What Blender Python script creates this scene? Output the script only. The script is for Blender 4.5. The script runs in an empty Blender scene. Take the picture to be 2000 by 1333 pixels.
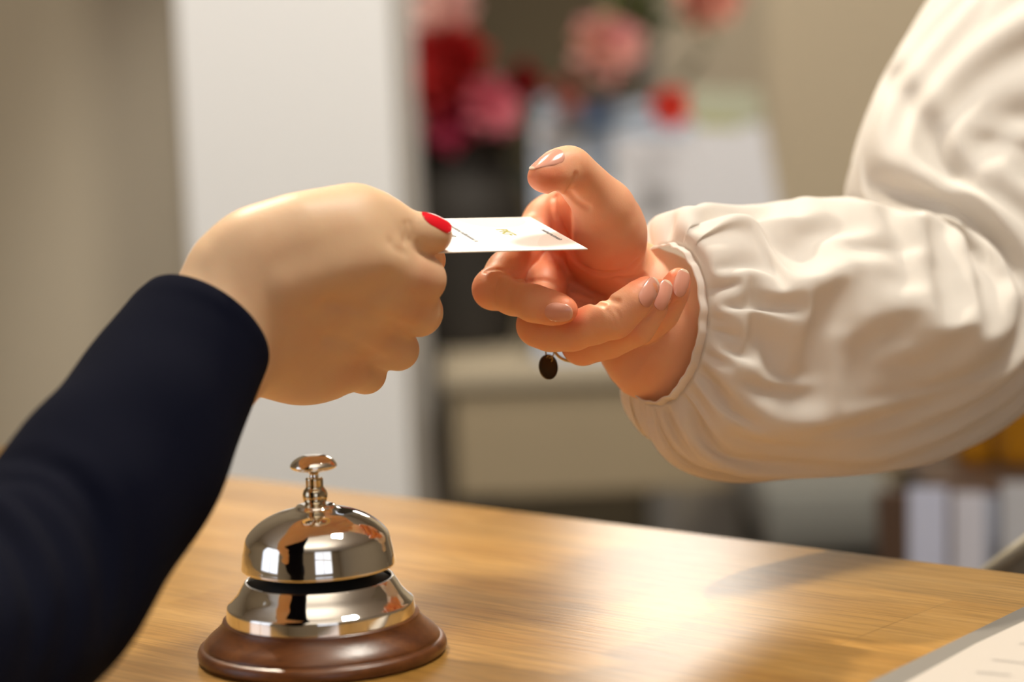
import bpy, bmesh, math, random
import numpy as np
from mathutils import Vector, Matrix, Euler

# ------------------------------------------------------------------ camera, light, exposure
sc = bpy.context.scene
COL = sc.collection
PI = math.pi
CAM_LOC = Vector((0.0, 0.0, 1.1633))
PITCH, ROLL = math.radians(7.0), math.radians(-2.3)
FOCUS, FPX = 0.944, 4722.0
COUNTER_Z = 0.9381
camd = bpy.data.cameras.new('camera'); cam = bpy.data.objects.new('camera', camd); COL.objects.link(cam)
camd.sensor_width = 36.0; camd.lens = 36.0 * FPX / 2000.0
camd.dof.use_dof = True; camd.dof.focus_distance = FOCUS; camd.dof.aperture_fstop = 4.6
camd.clip_start = 0.05
CAM_M = Matrix.Translation(CAM_LOC) @ (Euler((PI/2 - PITCH, 0, 0)).to_matrix() @ Euler((0, 0, ROLL)).to_matrix()).to_4x4()
cam.matrix_world = CAM_M
sc.camera = cam
sc.view_settings.view_transform = 'Standard'; sc.view_settings.look = 'None'
sc.view_settings.exposure = 0.12; sc.view_settings.gamma = 1.0; sc.view_settings.use_curve_mapping = False

world = bpy.data.worlds.new('world'); sc.world = world; world.use_nodes = True
world.node_tree.nodes['Background'].inputs[0].default_value = (0.80, 0.86, 1.0, 1)
world.node_tree.nodes['Background'].inputs[1].default_value = 1.0

def area_light(name, loc, target, sx, sy, power, col):
    d = bpy.data.lights.new(name, 'AREA'); d.shape = 'RECTANGLE'; d.size = sx; d.size_y = sy
    d.energy = power; d.color = col
    o = bpy.data.objects.new(name, d); COL.objects.link(o); o.location = loc
    o.rotation_euler = (Vector(target) - Vector(loc)).to_track_quat('-Z', 'Y').to_euler()
    return o
def spot_light(name, loc, target, power, col, size, blend, rad):
    d = bpy.data.lights.new(name, 'SPOT'); d.energy = power; d.color = col
    d.spot_size = math.radians(size); d.spot_blend = blend; d.shadow_soft_size = rad
    o = bpy.data.objects.new(name, d); COL.objects.link(o); o.location = loc
    o.rotation_euler = (Vector(target) - Vector(loc)).to_track_quat('-Z', 'Y').to_euler()
    return o
# daylight through the two windows, the downlight over the counter, the ceiling panel of the lobby, added fill lamps
area_light('window_daylight', (-2.42, 0.15, 1.65), (0.0, 0.9, 1.05), 1.3, 1.4, 2.5, (0.92, 0.96, 1.0))
area_light('front_window_daylight', (0.7, -2.42, 1.7), (0.0, 0.9, 1.0), 1.5, 1.3, 2.0, (1.0, 0.94, 0.86))
spot_light('counter_downlight', (-0.52, 1.98, 2.5), (0.06, 0.95, 1.05), 125, (1.0, 0.88, 0.70), 32, 0.5, 0.035)
area_light('reception_ceiling_light', (0.45, 0.98, 2.56), (0.15, 0.9, 1.0), 0.3, 0.3, 23, (1.0, 0.94, 0.82))
area_light('wall_lamp_light', (0.20, 3.22, 1.50), (0.05, 0.9, 1.0), 0.22, 0.20, 1.3, (1.0, 0.93, 0.82))
area_light('ceiling_bounce_fill', (-0.2, 0.0, 2.05), (-0.2, 0.0, 3), 1.6, 0.8, 15, (1.0, 0.93, 0.83))  # added unseen fill: brightens the ceiling for soft light and bell reflections
spot_light('pier_fill_spot', (-0.17, 1.25, 2.5), (-0.17, 2.35, 1.05), 75, (1.0, 0.98, 0.95), 25, 0.6, 0.06)  # added fill lamp, only there to brighten the white pier
spot_light('flower_fill_spot', (0.42, 2.05, 2.5), (0.46, 3.1, 0.95), 95, (1.0, 0.92, 0.80), 62, 0.8, 0.12)  # added fill lamp to lift the flowers and the wall behind

# ------------------------------------------------------------------ helpers
def cpt(px, py, dz=0.0):
    """photo pixel + distance (mm) behind the focal plane -> camera space in mm"""
    D = FOCUS * 1000 + dz
    return np.array([(px - 1000) * D / FPX, -(py - 666.5) * D / FPX, -D])
def to_world(p):
    return CAM_M @ Vector((p[0] / 1000, p[1] / 1000, p[2] / 1000))
def at(px, py, D):
    """point seen at the pixel, D metres along the lens axis"""
    return to_world(cpt(px, py, (D - FOCUS) * 1000))
def on_z(px, py, z):
    d = at(px, py, 1.0) - CAM_LOC
    return CAM_LOC + d * ((z - CAM_LOC.z) / d.z)
def on_y(px, py, y):
    d = at(px, py, 1.0) - CAM_LOC
    return CAM_LOC + d * ((y - CAM_LOC.y) / d.y)

def tag(o, label=None, cat=None, group=None, kind=None):
    if label: o['label'] = label
    if cat: o['category'] = cat
    if group: o['group'] = group
    if kind: o['kind'] = kind
    return o
def thing(name, label, cat, loc=(0, 0, 0), group=None):
    o = bpy.data.objects.new(name, None); COL.objects.link(o); o.location = loc
    o.empty_display_size = 0.05
    return tag(o, label, cat, group)
def link(name, me, mat=None, parent=None, smooth=True):
    """world-space mesh data -> object (kept in place under its parent)"""
    o = bpy.data.objects.new(name, me); COL.objects.link(o)
    if mat: me.materials.append(mat)
    if smooth:
        me.polygons.foreach_set('use_smooth', [True] * len(me.polygons))
    if parent:
        o.parent = parent
        o.matrix_parent_inverse = Matrix.Identity(4)
        o.location = -parent.location
    return o
def mesh_np(name, V, F):
    me = bpy.data.meshes.new(name)
    me.from_pydata([tuple(v) for v in V], [], [tuple(f) for f in F]); me.update()
    return me
def bm_obj(name, bm, mat=None, parent=None, smooth=False):
    bmesh.ops.recalc_face_normals(bm, faces=bm.faces)
    me = bpy.data.meshes.new(name); bm.to_mesh(me); bm.free()
    o = link(name, me, mat, parent, smooth)
    if smooth == 'auto':
        me.polygons.foreach_set('use_smooth', [True] * len(me.polygons))
    return o
def add_box(bm, c, s, rot=None, bevel=0.0):
    r = bmesh.ops.create_cube(bm, size=1.0)
    vs = r['verts']
    M = Matrix.Translation(c) @ (rot.to_4x4() if rot else Matrix.Identity(4)) @ Matrix.Diagonal((s[0], s[1], s[2], 1))
    bmesh.ops.transform(bm, matrix=M, verts=vs)
    if bevel:
        es = list({e for v in vs for e in v.link_edges})
        bmesh.ops.bevel(bm, geom=es, offset=bevel, segments=2, affect='EDGES', profile=0.6)
    return vs
def box(name, c, s, mat, parent=None, bevel=0.0, rot=None):
    bm = bmesh.new(); add_box(bm, Vector(c), s, rot, bevel)
    return bm_obj(name, bm, mat, parent)
def lathe(name, prof, mat, parent, base, n=96, smooth=True, M=None):
    """prof: (r, z) list in metres about a vertical axis at base"""
    V, F = [], []
    for r, z in prof:
        for k in range(n):
            a = 2 * PI * k / n
            p = Vector((r * math.cos(a), r * math.sin(a), z))
            if M: p = M @ p
            V.append(p + Vector(base))
    m = len(prof)
    for i in range(m - 1):
        for k in range(n):
            k2 = (k + 1) % n
            F.append((i * n + k, i * n + k2, (i + 1) * n + k2, (i + 1) * n + k))
    me = mesh_np(name, V, F)
    bm = bmesh.new(); bm.from_mesh(me); bmesh.ops.remove_doubles(bm, verts=bm.verts, dist=1e-6)
    bmesh.ops.recalc_face_normals(bm, faces=bm.faces); bm.to_mesh(me); bm.free()
    return link(name, me, mat, parent, smooth)
def smooth_prof(pts, n=8):
    """Catmull-Rom through profile points; a doubled point makes a hard corner"""
    out = []
    for i in range(len(pts) - 1):
        p1, p2 = np.array(pts[i], float), np.array(pts[i + 1], float)
        if np.allclose(p1, p2): continue
        p0 = np.array(pts[i - 1], float) if i > 0 else p1
        p3 = np.array(pts[i + 2], float) if i + 2 < len(pts) else p2
        for k in range(n):
            t = k / n
            out.append(tuple(0.5 * ((2 * p1) + (p2 - p0) * t + (2 * p0 - 5 * p1 + 4 * p2 - p3) * t * t + (3 * p1 - p0 - 3 * p2 + p3) * t ** 3)))
    out.append(tuple(pts[-1]))
    return out
def tube_path(bm, pts, r, n=8, closed=False):
    pts = [Vector(p) for p in pts]; m = len(pts); rings = []
    up = None
    for i, p in enumerate(pts):
        a = pts[(i - 1) % m] if (closed or i > 0) else p
        b = pts[(i + 1) % m] if (closed or i < m - 1) else p
        t = (b - a).normalized()
        if up is None: up = t.orthogonal().normalized()
        up = (up - t * up.dot(t)).normalized()
        s = t.cross(up); rr = r[i] if isinstance(r, (list, tuple)) else r
        rings.append([bm.verts.new(p + (up * math.cos(2 * PI * k / n) + s * math.sin(2 * PI * k / n)) * rr) for k in range(n)])
    for i in range(m if closed else m - 1):
        A, B = rings[i], rings[(i + 1) % m]
        for k in range(n):
            bm.faces.new((A[k], A[(k + 1) % n], B[(k + 1) % n], B[k]))
    if not closed:
        bm.faces.new(rings[0]); bm.faces.new(rings[-1])

# ------------------------------------------------------------------ materials
def mat_new(name):
    m = bpy.data.materials.new(name); m.use_nodes = True
    return m, m.node_tree, m.node_tree.nodes['Principled BSDF']
def simple(name, col, rough=0.5, metal=0.0, spec=0.5, bump=0.0, bscale=60.0, var=0.0, vscale=5.0, sss=0.0, sheen=0.0, trans=0.0):
    m, nt, b = mat_new(name); N, L = nt.nodes, nt.links
    b.inputs['Base Color'].default_value = (*col, 1); b.inputs['Roughness'].default_value = rough
    b.inputs['Metallic'].default_value = metal; b.inputs['Specular IOR Level'].default_value = spec
    b.inputs['Sheen Weight'].default_value = sheen; b.inputs['Transmission Weight'].default_value = trans
    if sss:
        b.inputs['Subsurface Weight'].default_value = sss; b.inputs['Subsurface Radius'].default_value = (1, 0.7, 0.5); b.inputs['Subsurface Scale'].default_value = 0.004
    tc = N.new('ShaderNodeTexCoord')
    if var:
        n = N.new('ShaderNodeTexNoise'); n.inputs['Scale'].default_value = vscale; n.inputs['Detail'].default_value = 4
        L.new(tc.outputs['Object'], n.inputs['Vector'])
        r = N.new('ShaderNodeMapRange'); r.inputs['To Min'].default_value = 1 - var; r.inputs['To Max'].default_value = 1 + var
        L.new(n.outputs['Fac'], r.inputs['Value'])
        h = N.new('ShaderNodeHueSaturation'); h.inputs['Color'].default_value = (*col, 1)
        L.new(r.outputs['Result'], h.inputs['Value']); L.new(h.outputs['Color'], b.inputs['Base Color'])
    if bump:
        n = N.new('ShaderNodeTexNoise'); n.inputs['Scale'].default_value = bscale; n.inputs['Detail'].default_value = 4
        L.new(tc.outputs['Object'], n.inputs['Vector'])
        bp = N.new('ShaderNodeBump'); bp.inputs['Strength'].default_value = bump; bp.inputs['Distance'].default_value = 0.002
        L.new(n.outputs['Fac'], bp.inputs['Height']); L.new(bp.outputs['Normal'], b.inputs['Normal'])
    return m
def skin_mat(name, base, flush, sssw, radius, rough):
    m, nt, b = mat_new(name); N, L = nt.nodes, nt.links
    tc = N.new('ShaderNodeTexCoord')
    at_ = N.new('ShaderNodeAttribute'); at_.attribute_name = 'flush'
    n1 = N.new('ShaderNodeTexNoise'); n1.inputs['Scale'].default_value = 90; n1.inputs['Detail'].default_value = 5
    L.new(tc.outputs['Object'], n1.inputs['Vector'])
    ad = N.new('ShaderNodeMath'); ad.operation = 'MULTIPLY_ADD'; ad.inputs[1].default_value = 0.45; ad.inputs[2].default_value = -0.22
    L.new(n1.outputs['Fac'], ad.inputs[0])
    s = N.new('ShaderNodeMath'); s.operation = 'ADD'; s.use_clamp = True
    L.new(ad.outputs[0], s.inputs[0]); L.new(at_.outputs['Fac'], s.inputs[1])
    mx = N.new('ShaderNodeMixRGB'); mx.inputs[1].default_value = (*base, 1); mx.inputs[2].default_value = (*flush, 1)
    L.new(s.outputs[0], mx.inputs[0]); L.new(mx.outputs[0], b.inputs['Base Color'])
    b.inputs['Subsurface Weight'].default_value = sssw; b.inputs['Subsurface Radius'].default_value = (1.0, 0.36, 0.18)
    b.inputs['Subsurface Scale'].default_value = radius
    b.inputs['Roughness'].default_value = rough; b.inputs['Specular IOR Level'].default_value = 0.3
    v = N.new('ShaderNodeTexVoronoi'); v.inputs['Scale'].default_value = 1500
    n2 = N.new('ShaderNodeTexNoise'); n2.inputs['Scale'].default_value = 420; n2.inputs['Detail'].default_value = 6
    L.new(tc.outputs['Object'], v.inputs['Vector']); L.new(tc.outputs['Object'], n2.inputs['Vector'])
    a2 = N.new('ShaderNodeMath'); a2.operation = 'ADD'; L.new(v.outputs['Distance'], a2.inputs[0]); L.new(n2.outputs['Fac'], a2.inputs[1])
    bp = N.new('ShaderNodeBump'); bp.inputs['Strength'].default_value = 0.12; bp.inputs['Distance'].default_value = 0.0003
    L.new(a2.outputs[0], bp.inputs['Height']); L.new(bp.outputs['Normal'], b.inputs['Normal'])
    return m
def cloth_mat(name, col, rough, transl, weave=3000, bump=0.15, sheen=0.2):
    m, nt, b = mat_new(name); N, L = nt.nodes, nt.links
    b.inputs['Base Color'].default_value = (*col, 1); b.inputs['Roughness'].default_value = rough
    b.inputs['Specular IOR Level'].default_value = 0.15; b.inputs['Sheen Weight'].default_value = sheen
    tc = N.new('ShaderNodeTexCoord')
    n = N.new('ShaderNodeTexNoise'); n.inputs['Scale'].default_value = weave; n.inputs['Detail'].default_value = 2
    L.new(tc.outputs['Object'], n.inputs['Vector'])
    bp = N.new('ShaderNodeBump'); bp.inputs['Strength'].default_value = bump; bp.inputs['Distance'].default_value = 0.0003
    L.new(n.outputs['Fac'], bp.inputs['Height']); L.new(bp.outputs['Normal'], b.inputs['Normal'])
    if transl:
        t = N.new('ShaderNodeBsdfTranslucent'); t.inputs['Color'].default_value = (*col, 1)
        mx = N.new('ShaderNodeMixShader'); mx.inputs[0].default_value = transl
        out = N['Material Output']
        L.new(b.outputs[0], mx.inputs[1]); L.new(t.outputs[0], mx.inputs[2]); L.new(mx.outputs[0], out.inputs['Surface'])
    return m
def wood_mat(name, c1, c2, c3, rough, scale, stave=None, rot=0.0, coat=0.0):
    """long grain along local X; optional staves (length, width)"""
    m, nt, b = mat_new(name); N, L = nt.nodes, nt.links
    tc = N.new('ShaderNodeTexCoord'); mp = N.new('ShaderNodeMapping'); mp.inputs['Rotation'].default_value = (0, 0, rot)
    L.new(tc.outputs['Object'], mp.inputs['Vector'])
    st = N.new('ShaderNodeMapping'); st.inputs['Scale'].default_value = (scale * 0.09, scale, scale)
    L.new(mp.outputs[0], st.inputs['Vector'])
    n = N.new('ShaderNodeTexNoise'); n.inputs['Scale'].default_value = 1.0; n.inputs['Detail'].default_value = 7; n.inputs['Roughness'].default_value = 0.62; n.inputs['Distortion'].default_value = 0.4
    src = st.outputs[0]
    if stave:
        br = N.new('ShaderNodeTexBrick'); br.offset = 0.5; br.offset_frequency = 2
        br.inputs['Scale'].default_value = 1.0; br.inputs['Mortar Size'].default_value = 0.0006; br.inputs['Mortar Smooth'].default_value = 0.3
        br.inputs['Brick Width'].default_value = stave[0]; br.inputs['Row Height'].default_value = stave[1]
        br.inputs['Color1'].default_value = (0.0, 0, 0, 1); br.inputs['Color2'].default_value = (1, 1, 1, 1); br.inputs['Mortar'].default_value = (0.1, 0.1, 0.1, 1)
        L.new(mp.outputs[0], br.inputs['Vector'])
        ad = N.new('ShaderNodeVectorMath'); ad.operation = 'MULTIPLY_ADD'; ad.inputs[1].default_value = (7, 13, 5)
        L.new(br.outputs['Color'], ad.inputs[0]); L.new(st.outputs[0], ad.inputs[2]); src = ad.outputs[0]
    L.new(src, n.inputs['Vector'])
    cr = N.new('ShaderNodeValToRGB'); e = cr.color_ramp.elements
    e[0].position = 0.30; e[0].color = (*c1, 1); e[1].position = 0.72; e[1].color = (*c3, 1)
    k = e.new(0.5); k.color = (*c2, 1)
    L.new(n.outputs['Fac'], cr.inputs[0])
    last = cr.outputs[0]
    if stave:
        h = N.new('ShaderNodeHueSaturation'); r = N.new('ShaderNodeMapRange'); r.inputs['To Min'].default_value = 0.82; r.inputs['To Max'].default_value = 1.12
        L.new(br.outputs['Color'], r.inputs['Value']); L.new(r.outputs[0], h.inputs['Value']); L.new(last, h.inputs['Color']); last = h.outputs[0]
    # fine pores
    f = N.new('ShaderNodeTexNoise'); f.inputs['Scale'].default_value = 1.0; f.inputs['Detail'].default_value = 3
    s2 = N.new('ShaderNodeMapping'); s2.inputs['Scale'].default_value = (scale * 1.2, scale * 22, scale * 22); L.new(mp.outputs[0], s2.inputs['Vector']); L.new(s2.outputs[0], f.inputs['Vector'])
    r2 = N.new('ShaderNodeMapRange'); r2.inputs['From Min'].default_value = 0.35; r2.inputs['From Max'].default_value = 0.6; r2.inputs['To Min'].default_value = 0.74; r2.inputs['To Max'].default_value = 1.03
    L.new(f.outputs['Fac'], r2.inputs['Value'])
    h2 = N.new('ShaderNodeHueSaturation'); L.new(r2.outputs[0], h2.inputs['Value']); L.new(last, h2.inputs['Color'])
    L.new(h2.outputs[0], b.inputs['Base Color'])
    b.inputs['Roughness'].default_value = rough; b.inputs['Coat Weight'].default_value = coat; b.inputs['Coat Roughness'].default_value = 0.3
    bp = N.new('ShaderNodeBump'); bp.inputs['Strength'].default_value = 0.12; bp.inputs['Distance'].default_value = 0.0006
    L.new(f.outputs['Fac'], bp.inputs['Height']); L.new(bp.outputs['Normal'], b.inputs['Normal'])
    return m
def metal_mat(name, col, rough):
    return simple(name, col, rough, 1.0)

SKIN_R = skin_mat('receiver_skin', (0.80, 0.42, 0.25), (0.74, 0.135, 0.045), 0.5, 0.004, 0.47)
SKIN_L = skin_mat('giver_skin', (0.68, 0.46, 0.29), (0.58, 0.24, 0.14), 0.28, 0.003, 0.46)

# ------------------------------------------------------------------ implicit-surface modelling (camera-aligned mm)
def smin(a, b, k):
    h = np.maximum(k - np.abs(a - b), 0) / k
    return np.minimum(a, b) - h * h * k * 0.25
def rcone(p, a, b, ra, rb):
    ba = b - a; pa = p - a
    t = np.clip((pa @ ba) / (ba @ ba + 1e-9), 0, 1)
    q = pa - t[:, None] * ba
    return np.sqrt((q * q).sum(1)) - (ra + (rb - ra) * (t * t * (3 - 2 * t)))
def ellip(p, c, R, r):
    q = (p - c) @ R
    k0 = np.sqrt(((q / r) ** 2).sum(1)); k1 = np.sqrt(((q / (r * r)) ** 2).sum(1)) + 1e-9
    return k0 * (k0 - 1) / k1
def frame(x, y):
    """columns: x, y (made orthogonal), z"""
    x = np.array(x, float); x /= np.linalg.norm(x)
    y = np.array(y, float); y = y - x * (x @ y); y /= np.linalg.norm(y)
    return np.stack([x, y, np.cross(x, y)], 1)

def cat(P, t):
    """Catmull-Rom through rows of P at parameter t (0..len-1)"""
    n = len(P); i = int(min(max(math.floor(t), 0), n - 2)); f = t - i
    p0, p1, p2, p3 = P[max(i - 1, 0)], P[i], P[i + 1], P[min(i + 2, n - 1)]
    return 0.5 * (2 * p1 + (p2 - p0) * f + (2 * p0 - 5 * p1 + 4 * p2 - p3) * f * f + (3 * p1 - p0 - 3 * p2 + p3) * f ** 3)
class Body:
    def __init__(s): s.groups = []; s.creases = []; s.hot = []
    def chain(s, nodes, k=2.0, grp=None, mid=0.95):
        """nodes: (px, py, dz, r): joints of a limb, slightly waisted between them"""
        P = [(cpt(*n[:3]), n[3]) for n in nodes]; pr = []
        for (a, ra), (b, rb) in zip(P[:-1], P[1:]):
            m = (a + b) / 2; rm = (ra + rb) / 2 * mid
            pr.append(('c', a, m, ra, rm)); pr.append(('c', m, b, rm, rb))
        s.groups.append([grp, k, pr]); return s.groups[-1]
    def blob(s, g, c, x, y, r):
        g[2].append(('e', cpt(*c), frame(x, y), np.array(r, float)))
    def crease(s, pts, depth, width):
        # a line seen at these pixels, laid onto the skin in front
        s.pending = getattr(s, 'pending', []) + [(pts, depth, width)]
    def resolve(s):
        done = []
        for pts, depth, width in getattr(s, 'pending', []):
            P = np.array([q[:2] for q in pts], float); t = np.linspace(0, len(P) - 1, 4 * (len(P) - 1) + 1)
            out = []
            for k in t:
                px, py = cat(P, k); zs = np.arange(-110, 110, 0.5)
                R3 = np.array([cpt(px, py, z) for z in zs]); h = s.f(R3) < 0
                if h.any(): out.append(R3[np.argmax(h)])
            if len(out) > 1: done.append((np.array(out), depth, width))
        s.creases = done; s.pending = []
    def prim(s, p, q):
        return rcone(p, *q[1:]) if q[0] == 'c' else ellip(p, *q[1:])
    def f(s, p):
        res = {}
        for grp, k, pr in s.groups:
            d = None
            for q in pr:
                e = s.prim(p, q); d = e if d is None else smin(d, e, k)
            if grp in res: res[grp] = smin(res[grp], d, s.kp if grp == 'palm' else s.kff)
            else: res[grp] = d
        D = res['palm']
        for key, kk in (('finger', s.kf), ('thumb', s.kt)):
            if key in res:
                near = None
                for grp, k, pr in s.groups:
                    if grp == key:
                        e = ((p - pr[0][1]) ** 2).sum(1); near = e if near is None else np.minimum(near, e)
                D = smin(D, res[key], 0.7 + kk * np.exp(-near / 16.0 ** 2))
        for pts, dep, w in s.creases:
            c = (pts.min(0) + pts.max(0)) / 2; m = np.abs(p - c).max(1) < (pts.max(0) - pts.min(0)).max() / 2 + 4 * w
            if not m.any(): continue
            q = p[m]; near = None
            for a, b in zip(pts[:-1], pts[1:]):
                e = rcone(q, a, b, 0, 0); near = e if near is None else np.minimum(near, e)
            D[m] += dep * np.exp(-(near / w) ** 2)
        return D
    kf = 6.0; kt = 6.0; kff = 0.9; kp = 11.0
    def grad(s, p, e=0.15):
        g = np.zeros_like(p)
        for i in range(3):
            o = np.zeros(3); o[i] = e
            g[:, i] = (s.f(p + o) - s.f(p - o)) / (2 * e)
        return g
    def bounds(s):
        lo = np.full(3, 1e9); hi = -lo
        for _, _, pr in s.groups:
            for q in pr:
                if q[0] == 'c':
                    r = max(q[3], q[4]); c = [q[1], q[2]]
                else: r = q[3].max(); c = [q[1]]
                for x in c: lo = np.minimum(lo, x - r); hi = np.maximum(hi, x + r)
        return lo - 3, hi + 3
    def mesh(s, name, h):
        s.resolve(); lo, hi = s.bounds(); B = 8
        nb = np.ceil((hi - lo) / (h * B)).astype(int); n = nb * B
        G = np.full(n, 50.0, np.float32)
        bi = np.stack(np.meshgrid(*[np.arange(k) for k in nb], indexing='ij'), -1).reshape(-1, 3)
        cen = lo + (bi + 0.5) * B * h
        d = s.f(cen); act = np.abs(d) < B * h * 0.87 * 1.15 + 1.5
        inside = (~act) & (d < 0)
        for b in bi[inside]: G[b[0]*B:b[0]*B+B, b[1]*B:b[1]*B+B, b[2]*B:b[2]*B+B] = -50
        off = np.stack(np.meshgrid(*[np.arange(B)] * 3, indexing='ij'), -1).reshape(-1, 3)
        A = bi[act]
        for i in range(0, len(A), 400):
            a = A[i:i + 400]; idx = (a[:, None, :] * B + off[None]).reshape(-1, 3)
            v = s.f(lo + idx * h); G[idx[:, 0], idx[:, 1], idx[:, 2]] = v
        V, F = surface_nets(G); V = lo + V * h
        for _ in range(2):
            g = s.grad(V); dd = s.f(V); n2 = np.maximum((g * g).sum(1), 0.2)
            st = g * (dd / n2)[:, None]; ln = np.linalg.norm(st, axis=1)[:, None]
            V = V - st * np.minimum(1, h / np.maximum(ln, 1e-6))
            V = laplace(V, F, 1, 0.5)
        fl = np.zeros(len(V))
        for c, r, w in s.hot: fl = np.maximum(fl, w * np.exp(-((V - c) ** 2).sum(1) / (r * r)))
        M = np.array(CAM_M); W = (V / 1000) @ M[:3, :3].T + M[:3, 3]
        me = mesh_np(name, W, F)
        at_ = me.attributes.new('flush', 'FLOAT', 'POINT'); at_.data.foreach_set('value', fl.astype(np.float32))
        return me
    def hit(s, c, n):
        """skin point reached from outside along -n"""
        t = np.linspace(14, -10, 480); P = c + t[:, None] * n; d = s.f(P)
        k = np.argmax(d < 0); return P[k]

def laplace(V, F, it, lam):
    F = np.asarray(F); a = F.reshape(-1); b = np.roll(F, -1, 1).reshape(-1)
    cnt = np.bincount(np.concatenate([a, b]), minlength=len(V)).astype(float)
    for _ in range(it):
        S = np.stack([np.bincount(np.concatenate([a, b]), weights=np.concatenate([V[b, i], V[a, i]]), minlength=len(V)) for i in range(3)], 1)
        V = V + lam * (S / np.maximum(cnt, 1)[:, None] - V)
    return V
def surface_nets(G):
    S = G < 0; nx, ny, nz = G.shape
    c = [(i, j, k) for i in (0, 1) for j in (0, 1) for k in (0, 1)]
    cs = np.zeros((nx - 1, ny - 1, nz - 1), np.int8)
    for i, j, k in c: cs += S[i:nx - 1 + i, j:ny - 1 + j, k:nz - 1 + k]
    cell = np.argwhere((cs > 0) & (cs < 8)); idx = -np.ones((nx - 1, ny - 1, nz - 1), np.int64)
    idx[cell[:, 0], cell[:, 1], cell[:, 2]] = np.arange(len(cell))
    acc = np.zeros((len(cell), 3)); cnt = np.zeros(len(cell))
    for a in c:
        for ax in range(3):
            if a[ax]: continue
            b = list(a); b[ax] = 1
            ga = G[cell[:, 0] + a[0], cell[:, 1] + a[1], cell[:, 2] + a[2]]; gb = G[cell[:, 0] + b[0], cell[:, 1] + b[1], cell[:, 2] + b[2]]
            m = (ga < 0) != (gb < 0); t = np.where(m, ga / np.where(m, ga - gb, 1), 0)
            p = np.array(a, float) + np.eye(3)[ax] * t[:, None]
            acc += p * m[:, None]; cnt += m
    V = cell + acc / cnt[:, None]
    F = []
    for ax in range(3):
        u, v = (ax + 1) % 3, (ax + 2) % 3
        sl1 = [slice(1, -1)] * 3; sl2 = [slice(1, -1)] * 3
        sl1[ax] = slice(0, -1); sl2[ax] = slice(1, None)
        A, Bm = S[tuple(sl1)], S[tuple(sl2)]
        e = np.argwhere(A != Bm); fl = A[e[:, 0], e[:, 1], e[:, 2]]
        o = np.ones(3, int); o[ax] = 0; e = e + o
        eu = np.eye(3, dtype=int)[u]; ev = np.eye(3, dtype=int)[v]
        g = lambda q: idx[q[:, 0], q[:, 1], q[:, 2]]
        q = np.stack([g(e - eu - ev), g(e - ev), g(e), g(e - eu)], 1)
        q = np.where(fl[:, None], q, q[:, ::-1]); F.append(q)
    F = np.concatenate(F); F = F[(F >= 0).all(1)]
    return V, F

def nail(body, name, c, axis, normal, W, Lh, R, mat, parent, lift=0.25, taper=0.86, label=None, free=0.0, tipw=1.0):
    """curved plate: c on the finger's axis (camera mm), axis = base->tip, normal = out of the nail"""
    Fm = frame(axis, normal); ax, nn, sd = Fm[:, 0], Fm[:, 1], Fm[:, 2]
    c0 = body.hit(np.array(c), nn); A_, b_ = [], []
    for t in np.linspace(-1, 0.75, 8):
        for q in np.linspace(-0.8, 0.8, 5):
            o_ = c0 + ax * t * Lh / 2 + sd * q * W / 2; z = (body.hit(o_, nn) - o_) @ nn
            if abs(z) < 5.5: A_.append([1, t, q, t * t, q * q, t * q]); b_.append(z)
    K = np.linalg.lstsq(np.array(A_), np.array(b_), rcond=None)[0]
    hgt = lambda t, q: K @ np.array([1, t, q, t * t, q * q, t * q])
    nu, nv = 15, 27; top, bot, edge_w = [], [], []
    for i in range(nv):
        v = i / (nv - 1); t = -math.cos(PI * v)
        w = (1 - abs(t) ** (4.5 if t > 0 else 3.0)) ** 0.5 * (1 if t < 0 else 1 - (1 - taper) * t)
        w = max(w, 0.02)
        for j in range(nu):
            q = (j / (nu - 1) * 2 - 1) * w; te = t * (1 + free * max(t, 0))
            edge = max(abs(q), 0) ** 6
            p = c0 + ax * te * Lh / 2 + sd * q * W / 2 + nn * (hgt(te, q) + lift - 0.25 * edge)
            top.append(p); bot.append(p - nn * 0.6); edge_w.append(tipw if t > 0.87 else 0.0)
    V = np.array(top + bot); n = nu * nv; F = []
    for i in range(nv - 1):
        for j in range(nu - 1):
            a = i * nu + j; F.append((a, a + 1, a + nu + 1, a + nu)); F.append((n + a, n + a + nu, n + a + nu + 1, n + a + 1))
    rim = [j for j in range(nu)] + [i * nu + nu - 1 for i in range(1, nv)] + [(nv - 1) * nu + j for j in range(nu - 2, -1, -1)] + [i * nu for i in range(nv - 2, 0, -1)]
    for a, b in zip(rim, rim[1:] + rim[:1]): F.append((a, n + a, n + b, b))
    M = np.array(CAM_M); Wd = (V / 1000) @ M[:3, :3].T + M[:3, 3]
    me = mesh_np(name, Wd, F)
    me.attributes.new('tip', 'FLOAT', 'POINT').data.foreach_set('value', edge_w + edge_w)
    bm = bmesh.new(); bm.from_mesh(me); bmesh.ops.recalc_face_normals(bm, faces=bm.faces); bm.to_mesh(me); bm.free()
    o = link(name, me, mat, parent)
    if label: o['label'] = label
    return o

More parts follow.
